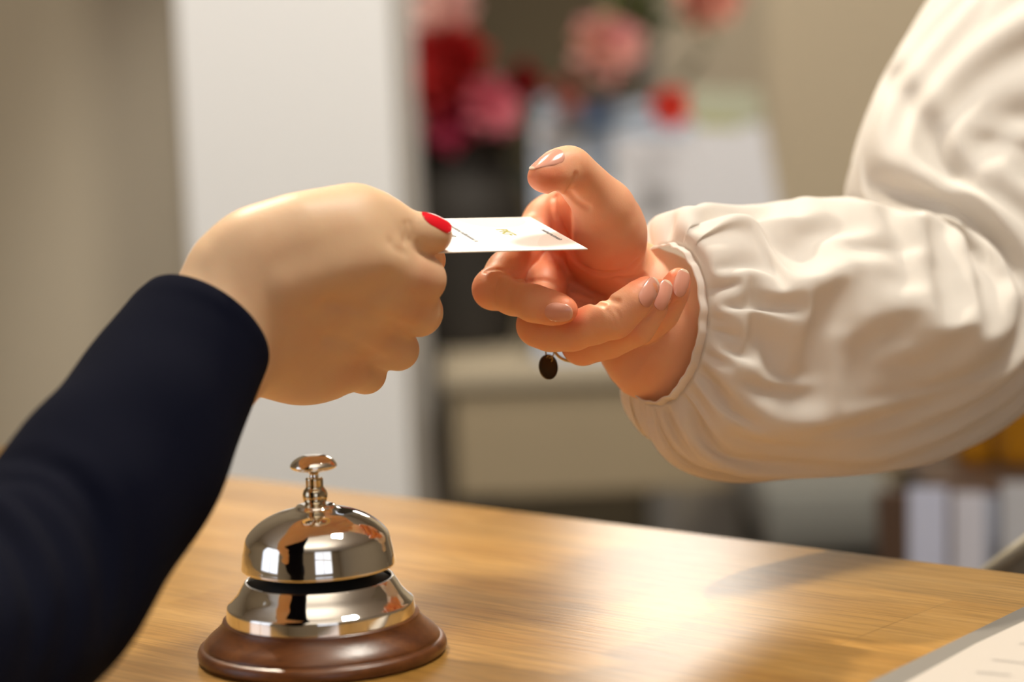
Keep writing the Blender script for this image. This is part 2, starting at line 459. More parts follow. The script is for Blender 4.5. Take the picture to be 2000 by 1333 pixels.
# ------------------------------------------------------------------ the room
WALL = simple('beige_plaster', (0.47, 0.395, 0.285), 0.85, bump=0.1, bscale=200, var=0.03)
WALL_SHADE = simple('shaded_plaster', (0.10, 0.075, 0.040), 0.85, bump=0.1, bscale=200, var=0.05)  # the alcove's shade is put into this darker wall colour
WHITE = simple('white_plaster', (0.80, 0.78, 0.745), 0.75, bump=0.08, bscale=200)
CEIL = simple('ceiling_paint', (0.82, 0.77, 0.70), 0.9)
FLOOR = wood_mat('floor_wood', (0.18, 0.11, 0.06), (0.24, 0.15, 0.08), (0.30, 0.19, 0.11), 0.5, 6, stave=(1.2, 0.12))
def struct(name, c, s, m):
    return tag(box(name, c, s, m), kind='structure')
Y_BACK = 3.35
struct('floor', (0, 0.5, -0.05), (5.2, 6.2, 0.1), FLOOR)
struct('ceiling', (0, 0.5, 2.65), (5.2, 6.2, 0.1), CEIL)
struct('wall_right', (2.55, 0.5, 1.3), (0.1, 6.2, 2.6), WALL)
xr = on_y(1365, 300, Y_BACK).x
bm = bmesh.new()
pl = [(xr + 0.10, Y_BACK), (2.5, Y_BACK), (2.5, Y_BACK + 0.4), (xr - 0.06, Y_BACK + 0.4), (xr - 0.04, Y_BACK + 0.16)]
lo_ = [bm.verts.new((x, y, 0)) for x, y in pl]; hi_ = [bm.verts.new((x, y, 2.6)) for x, y in pl]
bm.faces.new(lo_); bm.faces.new(hi_)
for k in range(5): bm.faces.new((lo_[k], lo_[(k + 1) % 5], hi_[(k + 1) % 5], hi_[k]))
tag(bm_obj('wall_back', bm, WALL), kind='structure')
struct('wall_alcove', ((xr - 0.6) / 2, Y_BACK + 0.45, 1.3), (xr + 0.6, 0.1, 2.6), WALL_SHADE)
PX0, PX1 = on_y(362, 330, 2.35).x, on_y(782, 460, 2.35).x
struct('wall_pier', ((PX0 + PX1) / 2, 2.35 + 0.55, 1.3), (PX1 - PX0, 1.1, 2.6), WHITE)
struct('wall_left', ((PX0 - 2.5) / 2, 2.62, 1.3), (PX0 + 2.5, 0.1, 2.6), WALL)
# side and front walls with window openings
def wall_with_hole(name, axis, pos, a0, a1, h0, h1, w0, w1):
    bm = bmesh.new()
    def b(u0, u1, z0, z1):
        if axis == 'x': add_box(bm, Vector((pos, (u0 + u1) / 2, (z0 + z1) / 2)), (0.12, u1 - u0, z1 - z0))
        else: add_box(bm, Vector(((u0 + u1) / 2, pos, (z0 + z1) / 2)), (u1 - u0, 0.12, z1 - z0))
    b(a0, w0, 0, 2.6); b(w1, a1, 0, 2.6); b(w0, w1, 0, h0); b(w0, w1, h1, 2.6)
    return tag(bm_obj(name, bm, WALL), kind='structure')
wall_with_hole('wall_side', 'x', -2.56, -2.5, 2.6, 0.9, 2.4, -0.6, 0.9)
wall_with_hole('wall_front', 'y', -2.56, -2.5, 2.5, 1.0, 2.4, -0.1, 1.5)
def window(name, c, w, h, axis):
    bm = bmesh.new()
    for u, ww, z, hh in ((-w/2, .05, 0, h), (w/2, .05, 0, h), (0, .04, 0, h), (0, w, -h/2, .05), (0, w, h/2, .05), (0, w, 0.1, .03)):
        if axis == 'x': add_box(bm, Vector((c[0], c[1] + u, c[2] + z)), (0.05, ww, hh))
        else: add_box(bm, Vector((c[0] + u, c[1], c[2] + z)), (ww, 0.05, hh))
    return tag(bm_obj(name, bm, WHITE), kind='structure')
window('window_1', (-2.52, 0.15, 1.65), 1.5, 1.5, 'x')
window('window_2', (0.7, -2.52, 1.7), 1.6, 1.4, 'y')

# ------------------------------------------------------------------ the counter
TOPW = wood_mat('oiled_beech', (0.36, 0.175, 0.034), (0.46, 0.245, 0.058), (0.54, 0.305, 0.088), 0.26, 26, stave=(0.55, 0.085), coat=0.25)
A = on_z(450, 930, COUNTER_Z); B = on_z(2000, 1120, COUNTER_Z)
cdir = (B - A).normalized(); cnrm = Vector((cdir.y, -cdir.x, 0))        # towards the camera side
ang = math.atan2(cdir.y, cdir.x)
e0 = A - cdir * 1.0; clen = 2.4; cwid = 0.62
Rz = Matrix.Rotation(ang, 3, 'Z')
cc = e0 + cdir * clen / 2 + cnrm * cwid / 2
counter = thing('reception_counter', 'long pale honey coloured wooden counter under the two hands', 'counter', (cc.x, cc.y, 0))
def counter_part(name, off, size, z, mat, bevel=0.0):
    bm = bmesh.new(); add_box(bm, Vector((0, 0, 0)), size, None, bevel)
    bmesh.ops.recalc_face_normals(bm, faces=bm.faces)
    me = bpy.data.meshes.new(name); bm.to_mesh(me); bm.free(); me.materials.append(mat)
    o = bpy.data.objects.new(name, me); COL.objects.link(o); o.parent = counter
    d = cdir * off[0] - cnrm * off[1]
    o.location = (d.x, d.y, z); o.rotation_euler = (0, 0, ang)
    return o
counter_part('worktop', (0, 0), (clen, cwid, 0.04), COUNTER_Z - 0.02, TOPW, 0.002)
PANEL = simple('panel_paint', (0.33, 0.30, 0.26), 0.6)
counter_part('back_panel', (0, 0.22), (clen - 0.06, 0.02, COUNTER_Z - 0.05), (COUNTER_Z - 0.04) / 2 - 0.003, PANEL)
counter_part('front_panel', (0, -0.25), (clen - 0.06, 0.02, COUNTER_Z - 0.05), (COUNTER_Z - 0.04) / 2 - 0.003, PANEL)

# ------------------------------------------------------------------ the bell
CHROME = metal_mat('polished_nickel', (0.93, 0.90, 0.85), 0.045)
BRASS = metal_mat('aged_nickel', (0.62, 0.54, 0.40), 0.12)
BLACK = simple('shadow_black', (0.01, 0.01, 0.01), 0.6)  # black inside the bell: the slot's shade put into the colour
BWOOD = wood_mat('walnut_base', (0.06, 0.016, 0.004), (0.13, 0.040, 0.009), (0.21, 0.075, 0.019), 0.34, 60, coat=0.2)
bb = on_z(631, 1277, COUNTER_Z); bb.z = COUNTER_Z
bell = thing('service_bell', 'shiny metal desk bell with a push button on a round brown wooden base', 'bell', bb)
BS = 0.001056
mmp = lambda L_: [(r * BS, z * BS) for r, z in L_]
lathe('wooden_base', smooth_prof(mmp([(0, 0), (43.0, 0), (43.0, 0), (44.2, 1.2), (44.4, 3.0), (43.6, 4.6), (42.0, 5.3), (42.0, 5.3), (41.7, 6.3), (40.2, 8.0), (38.0, 9.8), (36.2, 11.6), (35.2, 13.2), (35.0, 14.0), (35.0, 14.0), (0, 14.0)]), 6), BWOOD, bell, bb)
lathe('metal_skirt', smooth_prof(mmp([(33.2, 13.6), (33.8, 13.9), (33.8, 13.9), (33.3, 18.6), (33.3, 18.6), (33.0, 19.1), (31.6, 20.3), (29.6, 22.6), (28.0, 25.2), (26.7, 27.2), (26.3, 27.6), (26.3, 27.6), (25.6, 27.4), (25.4, 26.4)]), 6), CHROME, bell, bb)
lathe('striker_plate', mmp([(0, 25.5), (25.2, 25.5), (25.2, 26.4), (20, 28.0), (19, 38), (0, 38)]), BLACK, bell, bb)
lathe('dome', smooth_prof(mmp([(26.4, 33.0), (26.6, 32.2), (27.1, 32.0), (27.35, 32.4), (27.25, 33.6), (26.95, 36.0), (26.25, 39.6), (25.2, 43.3), (22.3, 46.6), (18.5, 49.2), (14.0, 51.2), (9.6, 52.4), (7.6, 53.1), (6.6, 54.0), (4.6, 54.5), (2.0, 54.6)]), 8), CHROME, bell, bb)
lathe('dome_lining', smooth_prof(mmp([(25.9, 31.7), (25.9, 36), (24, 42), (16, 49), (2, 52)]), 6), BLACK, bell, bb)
lathe('stem', smooth_prof(mmp([(3.0, 54.3), (3.7, 54.8), (4.3, 56.2), (4.4, 57.6), (4.1, 59.0), (3.4, 60.0), (3.2, 60.3), (3.2, 60.3), (3.1, 60.8), (3.1, 63.4), (3.1, 63.4), (2.6, 63.9), (0, 63.9)]), 5), BRASS, bell, bb, 64)
btn = lathe('push_button', smooth_prof(mmp([(0, 63.8), (1.6, 63.9), (1.6, 65.2), (2.6, 65.9), (4.8, 66.4), (7.4, 67.1), (8.3, 68.0), (7.9, 69.2), (6.4, 70.6), (3.6, 71.8), (0, 72.2)]), 6), CHROME, bell, bb, 64)

# ------------------------------------------------------------------ the two persons
giver = thing('person', 'person at left in a navy jacket with red nails holding out the card', 'person', at(300, 900, 0.82))
receiver = thing('person', 'person at right in a white puff sleeved blouse reaching for the card', 'person', at(1500, 660, 1.02))

# receiving hand ------------------------------------------------------
R_ = Body(); R_.kf = 6.0; R_.kt = 7.0; R_.kp = 7.0
cam_z = np.array([0, 0, 1.0])     # towards the viewer
# forearm and wrist
R_.chain([(1240, 560, 48, 13.0), (1285, 580, 50, 16.0), (1370, 630, 70, 18.5), (1540, 680, 110, 22)], 9, 'palm', 1.0)
R_.chain([(1222, 655, 46, 10.5), (1272, 688, 46, 17.5), (1360, 705, 66, 18), (1530, 730, 110, 22)], 9, 'palm', 1.0)
R_.chain([(1250, 600, 42, 14), (1300, 640, 46, 18), (1400, 660, 72, 20)], 9, 'palm', 1.0)
# metacarpals
R_.chain([(1225, 520, 50, 12), (1155, 452, 60, 10.5), (1098, 428, 60, 9.6), (1068, 440, 58, 8.6)], 6, 'palm', 1.0)
R_.chain([(1230, 560, 50, 13), (1150, 520, 64, 10), (1098, 500, 62, 8.6)], 6, 'palm', 1.0)
R_.chain([(1235, 600, 48, 12), (1165, 580, 62, 9.5), (1115, 562, 62, 8.2)], 6, 'palm', 1.0)
R_.chain([(1235, 635, 46, 11), (1190, 632, 54, 9.0), (1148, 615, 56, 7.6)], 6, 'palm', 1.0)
# thenar
g = R_.chain([(1196, 498, 33, 11.2), (1192, 455, 24, 12.0), (1180, 406, 16, 10.2)], 8, 'palm', 1.0)
# thumb
t = R_.chain([(1180, 404, 15, 10.0), (1146, 366, 9, 8.6), (1113, 330, 0, 8.0), (1088, 334, -4, 7.0), (1060, 344, -10, 4.9)], 4, 'thumb', 0.985)
R_.blob(t, (1081, 348, -7), (-1, -0.05, 0.3), (0, 1, 0), (9.3, 5.2, 6.3))
# fingers
R_.chain([(1066, 432, 58, 8.6), (1012, 497, 40, 7.9), (963, 565, 22, 7.8), (1042, 593, 4, 6.9), (1078, 602, -2, 6.1), (1104, 606, -7, 4.9)], 3, 'finger', 0.97)
R_.chain([(1096, 498, 58, 8.4), (1060, 560, 38, 8.8), (1050, 636, 20, 7.9), (1078, 645, 14, 8.0), (1120, 646, 6, 7.5), (1200, 622, -6, 7.6), (1238, 590, -7, 6.2), (1262, 564, -5, 4.7)], 3, 'finger', 0.98)
R_.chain([(1112, 560, 58, 8.2), (1120, 610, 46, 7.8), (1138, 672, 30, 8.2), (1190, 662, 18, 7.4), (1240, 637, 8, 7.5), (1272, 598, 6, 6.0), (1290, 568, 7, 4.5)], 3, 'finger', 0.98)
R_.chain([(1150, 612, 52, 7.4), (1180, 640, 46, 7.2), (1222, 655, 36, 7.2), (1262, 637, 26, 6.6), (1292, 612, 18, 6.5), (1314, 574, 14, 5.6), (1326, 545, 14, 4.4)], 3, 'finger', 0.98)
R_.chain([(1136, 428, 47, 10.5), (1148, 475, 46, 11.5), (1188, 505, 40, 11)], 8, 'palm', 1.0)
R_.chain([(1166, 402, 26, 8), (1134, 404, 44, 7.0), (1097, 420, 60, 8)], 6, 'palm', 1.0)      # web of the thumb
# creases
R_.crease([(1146, 404), (1128, 394), (1112, 376)], 1.6, 1.5)
R_.crease([(1124, 342), (1118, 358), (1110, 372)], 0.8, 1.1)
R_.crease([(1083, 378), (1084, 410), (1096, 445), (1112, 475)], 1.9, 1.5)
R_.crease([(1112, 478), (1130, 515), (1175, 535), (1220, 530), (1243, 512)], 1.5, 1.7)
R_.crease([(1100, 500), (1106, 535), (1122, 566)], 1.5, 1.4)
R_.crease([(1120, 560), (1160, 575), (1205, 590)], 1.3, 1.4)
R_.crease([(1128, 585), (1155, 592), (1180, 596)], 1.0, 1.2)
R_.crease([(1205, 545), (1235, 545), (1258, 540)], 1.2, 1.2)
R_.crease([(952, 528), (975, 526), (1000, 536), (1015, 548)], 1.4, 1.4)
R_.crease([(1030, 552), (1060, 548), (1090, 556)], 1.1, 1.2)
R_.crease([(1188, 606), (1198, 622), (1203, 640)], 0.2, 0.9)
R_.crease([(1196, 600), (1208, 616), (1213, 634)], 0.25, 0.9)
R_.crease([(1180, 600), (1188, 618), (1192, 640)], 0.15, 0.9)
R_.crease([(1300, 602), (1312, 600), (1322, 592)], 0.5, 0.8)
R_.crease([(1262, 622), (1272, 612), (1278, 604)], 0.5, 0.8)
R_.crease([(972, 545), (968, 565), (970, 590)], 0.35, 1.0)
for c in ((1060, 345, -10), (1108, 603, -5), (1262, 560, -5), (1290, 565, 5), (1325, 545, 12)):
    R_.hot.append((cpt(*c), 9.0, 0.75))
for c in ((950, 570, 22), (1050, 650, 18), (1140, 680, 26), (1195, 625, 0)):
    R_.hot.append((cpt(*c), 9.0, 0.35))
R_.hot.append((cpt(1122, 450, 36), 24, 0.95)); R_.hot.append((cpt(1110, 350, -4), 9, 0.35)); R_.hot.append((cpt(1085, 600, 10), 12, 0.35))  # wide palm spot: natural redness plus the palm's shade put into colour
rb = link('body', R_.mesh('receiver_hand', 0.55), SKIN_R, receiver)
NAT = simple('natural_nail', (0.74, 0.32, 0.23), 0.18, spec=0.6, sss=0.2)
_nt = NAT.node_tree; _a = _nt.nodes.new('ShaderNodeAttribute'); _a.attribute_name = 'tip'
_m = _nt.nodes.new('ShaderNodeMixRGB'); _m.inputs[1].default_value = (0.74, 0.32, 0.23, 1); _m.inputs[2].default_value = (0.86, 0.62, 0.46, 1)
_nt.links.new(_a.outputs['Fac'], _m.inputs[0]); _nt.links.new(_m.outputs[0], _nt.nodes['Principled BSDF'].inputs['Base Color'])
RED = simple('red_polish', (0.72, 0.008, 0.02), 0.10, spec=0.7)
nl = lambda *a, **k: nail(R_, 'fingernail', *a, NAT, receiver, **k)
nl(cpt(1071, 336, -7), (-1, -0.26, 0.25), (-0.25, 0.85, 0.68), 9.8, 13.5, 7.0, free=0.12)
nl(cpt(1256, 572, -5), cpt(1262, 564, -5) - cpt(1238, 590, -7), (0.45, -0.05, 1), 8.4, 12.5, 6.0, free=0.15)
nl(cpt(1285, 577, 6.5), cpt(1290, 568, 7) - cpt(1272, 598, 6), (0.55, 0.1, 1), 7.6, 12, 5.6, free=0.15)
nl(cpt(1323, 553, 14), cpt(1326, 545, 14) - cpt(1314, 574, 14), (0.35, 0.1, 1), 6.4, 10.5, 5.0, free=0.15)
nl(cpt(1100, 605, -6), (1, -0.12, 0.4), (0.1, -0.3, 1), 7.6, 11, 6.0, tipw=0.25, lift=0.6)

# giving hand ---------------------------------------------------------
G_ = Body(); G_.kf = 8.0; G_.kt = 9.0; G_.kff = 4.5
G_.chain([(150, 980, -125, 20), (340, 730, -80, 18), (430, 612, -62, 17), (500, 585, -57, 15)], 9, 'palm', 1.0)
G_.chain([(190, 1000, -125, 20), (380, 760, -80, 17), (462, 680, -55, 16), (520, 672, -40, 15)], 9, 'palm', 1.0)
G_.chain([(490, 545, -59, 14), (600, 505, -56, 12.5), (690, 480, -51, 11.2), (724, 500, -47, 10.4)], 7, 'palm', 1.0)
G_.chain([(490, 590, -56, 15), (600, 570, -50, 12), (715, 568, -45, 9.8)], 7, 'palm', 1.0)
G_.chain([(500, 650, -46, 15), (590, 640, -40, 12), (680, 638, -35, 9.4)], 7, 'palm', 1.0)
G_.chain([(510, 690, -36, 12), (570, 704, -30, 11.5), (640, 704, -26, 9.2)], 7, 'palm', 1.0)
G_.chain([(530, 702, -26, 9), (590, 722, -20, 10.5), (650, 727, -14, 9.5)], 7, 'palm', 1.0)
G_.chain([(440, 520, -60, 12), (500, 480, -60, 12.5), (590, 448, -55, 11.8), (690, 425, -44, 11.0), (750, 444, -36, 9.8)], 7, 'palm', 1.0)
G_.chain([(600, 520, -40, 15), (720, 530, -34, 15), (690, 640, -16, 13)], 7, 'palm', 1.0)
G_.chain([(735, 440, -40, 9.6), (782, 453, -38, 7.9), (818, 458, -35, 7.2), (848, 459, -32, 6.8)], 3, 'thumb', 1.0)
G_.chain([(730, 510, -47, 10.3), (778, 536, -41, 9.6), (822, 546, -32, 9.0), (806, 518, -12, 7.4), (838, 508, 4, 6.6)], 3, 'finger', 1.0)
G_.chain([(715, 572, -44, 9.8), (770, 590, -35, 9.0), (817, 610, -23, 8.8), (790, 585, -2, 7.4), (760, 560, 6, 7)], 3, 'finger', 0.97)
G_.chain([(680, 638, -34, 9.2), (730, 658, -24, 8.3), (777, 683, -13, 7.6), (750, 650, 4, 7.0), (720, 630, 10, 7)], 3, 'finger', 0.96)
G_.chain([(640, 700, -26, 8.8), (684, 718, -18, 8.3), (714, 730, -8, 7.4), (690, 700, 6, 6.4), (670, 680, 10, 6)], 3, 'finger', 0.96)
G_.chain([(560, 560, -68, 2.5), (660, 530, -62, 2.5), (740, 512, -57, 2.5)], 5, 'palm', 1.0)
G_.crease([(762, 474), (772, 486), (790, 494)], 0.5, 2.2)
G_.crease([(800, 436), (804, 452), (800, 470)], 0.6, 1.3)
G_.crease([(790, 438), (792, 456), (788, 474)], 0.5, 1.2)
G_.crease([(640, 590), (700, 604), (760, 630), (800, 645)], 1.2, 3.0)
G_.crease([(640, 660), (700, 680), (745, 705)], 1.2, 3.0)
for c in ((846, 461, -30), (823, 553, -42), (818, 606, -40), (778, 678, -38), (712, 733, -34)):
    G_.hot.append((cpt(*c), 10, 0.45))
G_.hot.append((cpt(640, 680, -75), 18, 0.25))
gb = link('body', G_.mesh('giver_hand', 0.8), SKIN_L, giver)
nail(G_, 'fingernail', cpt(851, 459, -32), (1, 0.05, -0.1), (0.12, 0.84, 0.66), 10.2, 10.5, 6.6, RED, giver, lift=0.35, free=0.15, tipw=0, label='thumbnail painted bright red')

# the card ------------------------------------------------------------
PAPER = simple('card_paper', (0.93, 0.91, 0.88), 0.45)
n_r, f_r = cpt(1148, 487, -8), cpt(1036, 425, 40)
ly = f_r - n_r; LY = np.linalg.norm(ly); ly /= LY
lx = np.array([-1, -0.041, 0.0]); lx[2] = -(lx[0] * ly[0] + lx[1] * ly[1]) / ly[2]; lx /= np.linalg.norm(lx); lz = np.cross(lx, ly); lz *= np.sign(lz[1])
card = thing('business_card', 'white printed card passed between the two hands', 'card', to_world(n_r + lx * 40))
def card_quad(name, u0, u1, v0, v1, z0, z1, mat, lab=None):
    V = [];
    for z in (z0, z1):
        for u, v in ((u0, v0), (u1, v0), (u1, v1), (u0, v1)):
            V.append(to_world(n_r + lx * u + ly * v + lz * z))
    me = mesh_np(name, V, [(0, 1, 2, 3), (4, 5, 6, 7), (0, 1, 5, 4), (1, 2, 6, 5), (2, 3, 7, 6), (3, 0, 4, 7)])
    bm = bmesh.new(); bm.from_mesh(me); bmesh.ops.recalc_face_normals(bm, faces=bm.faces); bm.to_mesh(me); bm.free()
    o = link(name, me, mat, card, smooth=False)
    if lab: o['label'] = lab
    return o
card_quad('card_stock', 0, 85, 0, LY, -0.2, 0.2, PAPER)
BEIGE = simple('card_print_beige', (0.80, 0.70, 0.62), 0.5)
def card_poly(name, pts, z, mat):
    V = [to_world(n_r + lx * u + ly * v + lz * z) for u, v in pts]
    me = mesh_np(name, V, [tuple(range(len(V)))])
    return link(name, me, mat, card, smooth=False)
def text_part(name, txt, size, mat, origin, xd, yd, parent, align='LEFT', space=1.0):
    """lettering as a flat mesh; origin/xd/yd in camera mm"""
    cu = bpy.data.curves.new(name, 'FONT'); cu.body = txt; cu.size = size; cu.align_x = align; cu.resolution_u = 2; cu.space_line = space; cu.offset = 0.035 * size
    ob = bpy.data.objects.new('tmp', cu); COL.objects.link(ob)
    dg = bpy.context.evaluated_depsgraph_get(); me = bpy.data.meshes.new_from_object(ob.evaluated_get(dg))
    bpy.data.objects.remove(ob)
    me.name = name
    for v in me.vertices:
        v.co = to_world(origin + xd * v.co.x + yd * v.co.y)
    return link(name, me, mat, parent, smooth=False)
INK = simple('grey_ink', (0.10, 0.10, 0.12), 0.6); INKL = simple('light_grey_ink', (0.22, 0.21, 0.21), 0.6); INKG = simple('olive_ink', (0.35, 0.33, 0.10), 0.6)
zc = lz * 0.24
# rows of print run from the far edge to the near edge
xd, yd = -ly, -lx
if np.dot(np.cross(xd, yd), lz) < 0: yd = lx
card_poly('printed_shape', [(4 + 15 + 15 * math.cos(a), LY - 0.4 - 17 * math.sin(a)) for a in np.linspace(0, PI, 24)], 0.22, BEIGE)
card_poly('printed_shape', [(2.0, 1.5), (19, 1.5), (17, 10), (12, 19), (6, 26), (2.0, 27)], 0.22, simple('card_print_pale', (0.90, 0.84, 0.80), 0.5))
text_part('printed_text', 'nuinumunnuin', 3.2, INK, n_r + lx * 5.5 + ly * (LY - 22) + zc, xd, yd, card)
text_part('printed_logo', 'PKF', 6.5, INKG, n_r + lx * 24 + ly * (LY - 20) + zc, xd, yd, card)
text_part('printed_text', 'nuunimnu nuiinmnunu iu', 2.8, INKL, n_r + lx * 41 + ly * (LY - 12) + zc, xd, yd, card)
text_part('printed_text', 'nu iunm nu mi nuin\nun nu iu nm in iu\nniunu nuinu', 3.4, INKL, n_r + lx * 47 + ly * (LY - 5) + zc, xd, yd, card, space=0.9)

# ------------------------------------------------------------------ the ring with its charm
GOLD = metal_mat('old_gold', (0.42, 0.30, 0.13), 0.3)
DARKM = simple('tarnished_metal', (0.06, 0.045, 0.025), 0.35, metal=0.8)
rc = cpt(1104, 660, 33); rax = np.array([0.19, -0.65, 0.73])
ring = thing('ring', 'thin gold ring with a dark oval charm hanging under the curled fingers', 'ring', to_world(rc))
Fr = frame(rax, (1, 0, 0))
bm = bmesh.new()
rc2 = cpt(1131, 668, 36)
tube_path(bm, [to_world(rc2 + (Fr[:, 1] * math.cos(a) + Fr[:, 2] * math.sin(a)) * 10.6) for a in np.linspace(0, 2 * PI, 49)[:-1]], 0.0006, 10, True)
bm_obj('band', bm, GOLD, ring, True)
bm = bmesh.new()
jc = cpt(1074, 689, 37)
tube_path(bm, [to_world(jc + np.array([1.6 * math.cos(a), 2.2 * math.sin(a), 0.6 * math.cos(a)])) for a in np.linspace(0, 2 * PI, 25)[:-1]], 0.0003, 8, True)
tube_path(bm, [to_world(jc + np.array([-0.2 + 1.2 * math.cos(a), -2.6 + 1.4 * math.sin(a), 0.9 * math.sin(a)])) for a in np.linspace(0, 2 * PI, 25)[:-1]], 0.00025, 8, True)
bm_obj('jump_ring', bm, GOLD, ring, True)
oc = cpt(1071, 717, 37); Fo = frame((1, 0.10, -0.55), (-0.10, 1, 0))
V, F = [], []; n = 48
for z, s_ in ((-0.45, 1.0), (0.45, 1.0), (0.5, 0.90), (0.22, 0.84), (0.2, 0.0001)):
    for k in range(n):
        a = 2 * PI * k / n
        V.append(to_world(oc + Fo[:, 0] * 4.25 * s_ * math.cos(a) + Fo[:, 1] * 5.1 * s_ * math.sin(a) + Fo[:, 2] * z))
for i in range(4):
    for k in range(n): F.append((i * n + k, i * n + (k + 1) % n, (i + 1) * n + (k + 1) % n, (i + 1) * n + k))
F.append(tuple(range(n)))
me = mesh_np('charm', V, F); bm = bmesh.new(); bm.from_mesh(me); bmesh.ops.remove_doubles(bm, verts=bm.verts, dist=1e-6); bmesh.ops.recalc_face_normals(bm, faces=bm.faces); bm.to_mesh(me); bm.free()
link('charm', me, DARKM, ring, smooth=False)

# ------------------------------------------------------------------ sleeves
def loft(stations, nu, nv, normals=None):
    """stations: (px,py,dz, a (across the picture), b (in depth)); returns grid (nu rows, nv around) in camera mm"""
    C = np.array([cpt(*s[:3]) for s in stations]); S = np.array([s[3:5] for s in stations], float)
    Nn = []
    for i in range(len(C)):
        n_ = C[min(i + 1, len(C) - 1)] - C[max(i - 1, 0)]
        if normals and i in normals: n_ = np.array(normals[i], float)
        Nn.append(n_ / np.linalg.norm(n_))
    Nn = np.array(Nn)
    # even spacing by length
    ts = np.linspace(0, len(stations) - 1, 400); cs = np.array([cat(C, t) for t in ts])
    ss = np.array([cat(S, t) for t in ts])
    L_ = np.concatenate([[0], np.cumsum(np.linalg.norm(np.diff(cs, axis=0), axis=1) + 0.5 * np.abs(np.diff(ss[:, 0])))])
    tt = np.interp(np.linspace(0, L_[-1], nu), L_, ts)
    G = np.zeros((nu, nv, 3))
    for i, t in enumerate(tt):
        c = cat(C, t); s = cat(S, t); i0 = int(min(t, len(C) - 2)); tg = Nn[i0] * (1 - (t - i0)) + Nn[i0 + 1] * (t - i0); tg /= np.linalg.norm(tg)
        perp = np.cross(cam_z, tg); perp /= np.linalg.norm(perp)       # across, in the picture
        dep = np.cross(tg, perp)
        for j in range(nv):
            a = 2 * PI * j / nv
            G[i, j] = c + perp * s[0] * math.cos(a) + dep * s[1] * math.sin(a)
    return G
def grid_mesh(name, G):
    nu, nv = G.shape[:2]; M = np.array(CAM_M)
    W = (G.reshape(-1, 3) / 1000) @ M[:3, :3].T + M[:3, 3]
    i, j = np.meshgrid(np.arange(nu - 1), np.arange(nv), indexing='ij'); j2 = (j + 1) % nv
    F = np.stack([i * nv + j, i * nv + j2, (i + 1) * nv + j2, (i + 1) * nv + j], -1).reshape(-1, 4)
    return mesh_np(name, W, F)

def settle(T, rest_scale_u, rest_scale_v, pin, steps=140, seed=1, pull=0.02, grav=(0, 0, 0), arm=None, thick=2.0, bend=0.15):
    """a small cloth solver: the grid T is the overall drape, its rest lengths are a bit longer, so it wrinkles"""
    nu, nv = T.shape[:2]; rng = np.random.RandomState(seed)
    X = T + rng.normal(0, 0.6, T.shape) * (1 - pin[:, None, None]); V = np.zeros_like(X)
    dn = lambda G: np.linalg.norm(np.diff(G, axis=0), axis=2)
    Lu = dn(T) * rest_scale_u[:-1, None]                                             # along
    Lv = np.linalg.norm(np.roll(T, -1, 1) - T, axis=2) * rest_scale_v[:, None]      # around
    Lu = 0.5 * Lu + 0.5 * Lu.mean(1, keepdims=True); Lv = 0.5 * Lv + 0.5 * Lv.mean(1, keepdims=True)
    D1 = np.sqrt(Lu ** 2 + (0.5 * (Lv[:-1] + Lv[1:])) ** 2)
    w = (1 - pin)[:, None] * np.ones((1, nv))
    def proj(a, b, wa, wb, L, k):
        d = b - a; l = np.linalg.norm(d, axis=-1) + 1e-9; s = k * (l - L) / l / np.maximum(wa + wb, 1e-6)
        c = d * s[..., None]; return c * wa[..., None], -c * wb[..., None]
    for it in range(steps):
        X0 = X.copy()
        X = X + (V * 0.9 + np.array(grav)) * w[..., None]
        # weak pull towards the drape
        X += (T - X) * pull * (1 - pin[:, None, None])
        for sub in range(6):
            for par in (0, 1):
                a, b = X[par:-1:2], X[par + 1::2]; m = min(len(a), len(b))
                ca, cb = proj(X[par:par + 2 * m:2][:m], X[par + 1:par + 1 + 2 * m:2][:m], w[par:par + 2 * m:2][:m], w[par + 1:par + 1 + 2 * m:2][:m], Lu[par:par + 2 * m:2][:m], 0.9)
                X[par:par + 2 * m:2][:m] += ca; X[par + 1:par + 1 + 2 * m:2][:m] += cb
            for par in (0, 1):
                ia = np.arange(par, nv, 2); ib = (ia + 1) % nv
                ca, cb = proj(X[:, ia], X[:, ib], w[:, ia], w[:, ib], Lv[:, ia], 0.9); X[:, ia] += ca; X[:, ib] += cb
            for sgn in (1, -1):
                for par in (0, 1):
                    r = np.arange(par, nu - 1, 2)
                    Xa = X[r]; Xb = np.roll(X[r + 1], -sgn, 1)
                    ca, cb = proj(Xa, Xb, w[r], w[r + 1], D1[r], 0.35)
                    X[r] += ca; X[r + 1] += np.roll(cb, sgn, 1)
            # bending: smooth second differences
            if bend:
                lap = 0.5 * (np.roll(X, 1, 1) + np.roll(X, -1, 1)) - X
                lap[1:-1] += 0.5 * (X[2:] + X[:-2]) - X[1:-1]
                X += lap * bend * 0.5 * w[..., None]
        if arm is not None and it % 3 == 0:
            P = X.reshape(-1, 3); d = arm(P) - thick; m = d < 0
            if m.any():
                e = 0.5; Q = P[m]; g = np.stack([(arm(Q + np.eye(3)[i] * e) - arm(Q - np.eye(3)[i] * e)) / (2 * e) for i in range(3)], 1)
                g /= np.linalg.norm(g, axis=1, keepdims=True) + 1e-9
                P[m] -= g * d[m][:, None]; X = P.reshape(X.shape)
        V = X - X0
    return X
BLOUSE = cloth_mat('white_crepe', (0.92, 0.885, 0.84), 0.8, 0.45)
NAVY = cloth_mat('navy_wool', (0.0030, 0.0038, 0.0105), 1.0, 0.0, weave=2200, bump=0.3, sheen=0.0)
NAVY.node_tree.nodes['Principled BSDF'].inputs['Specular IOR Level'].default_value = 0.06
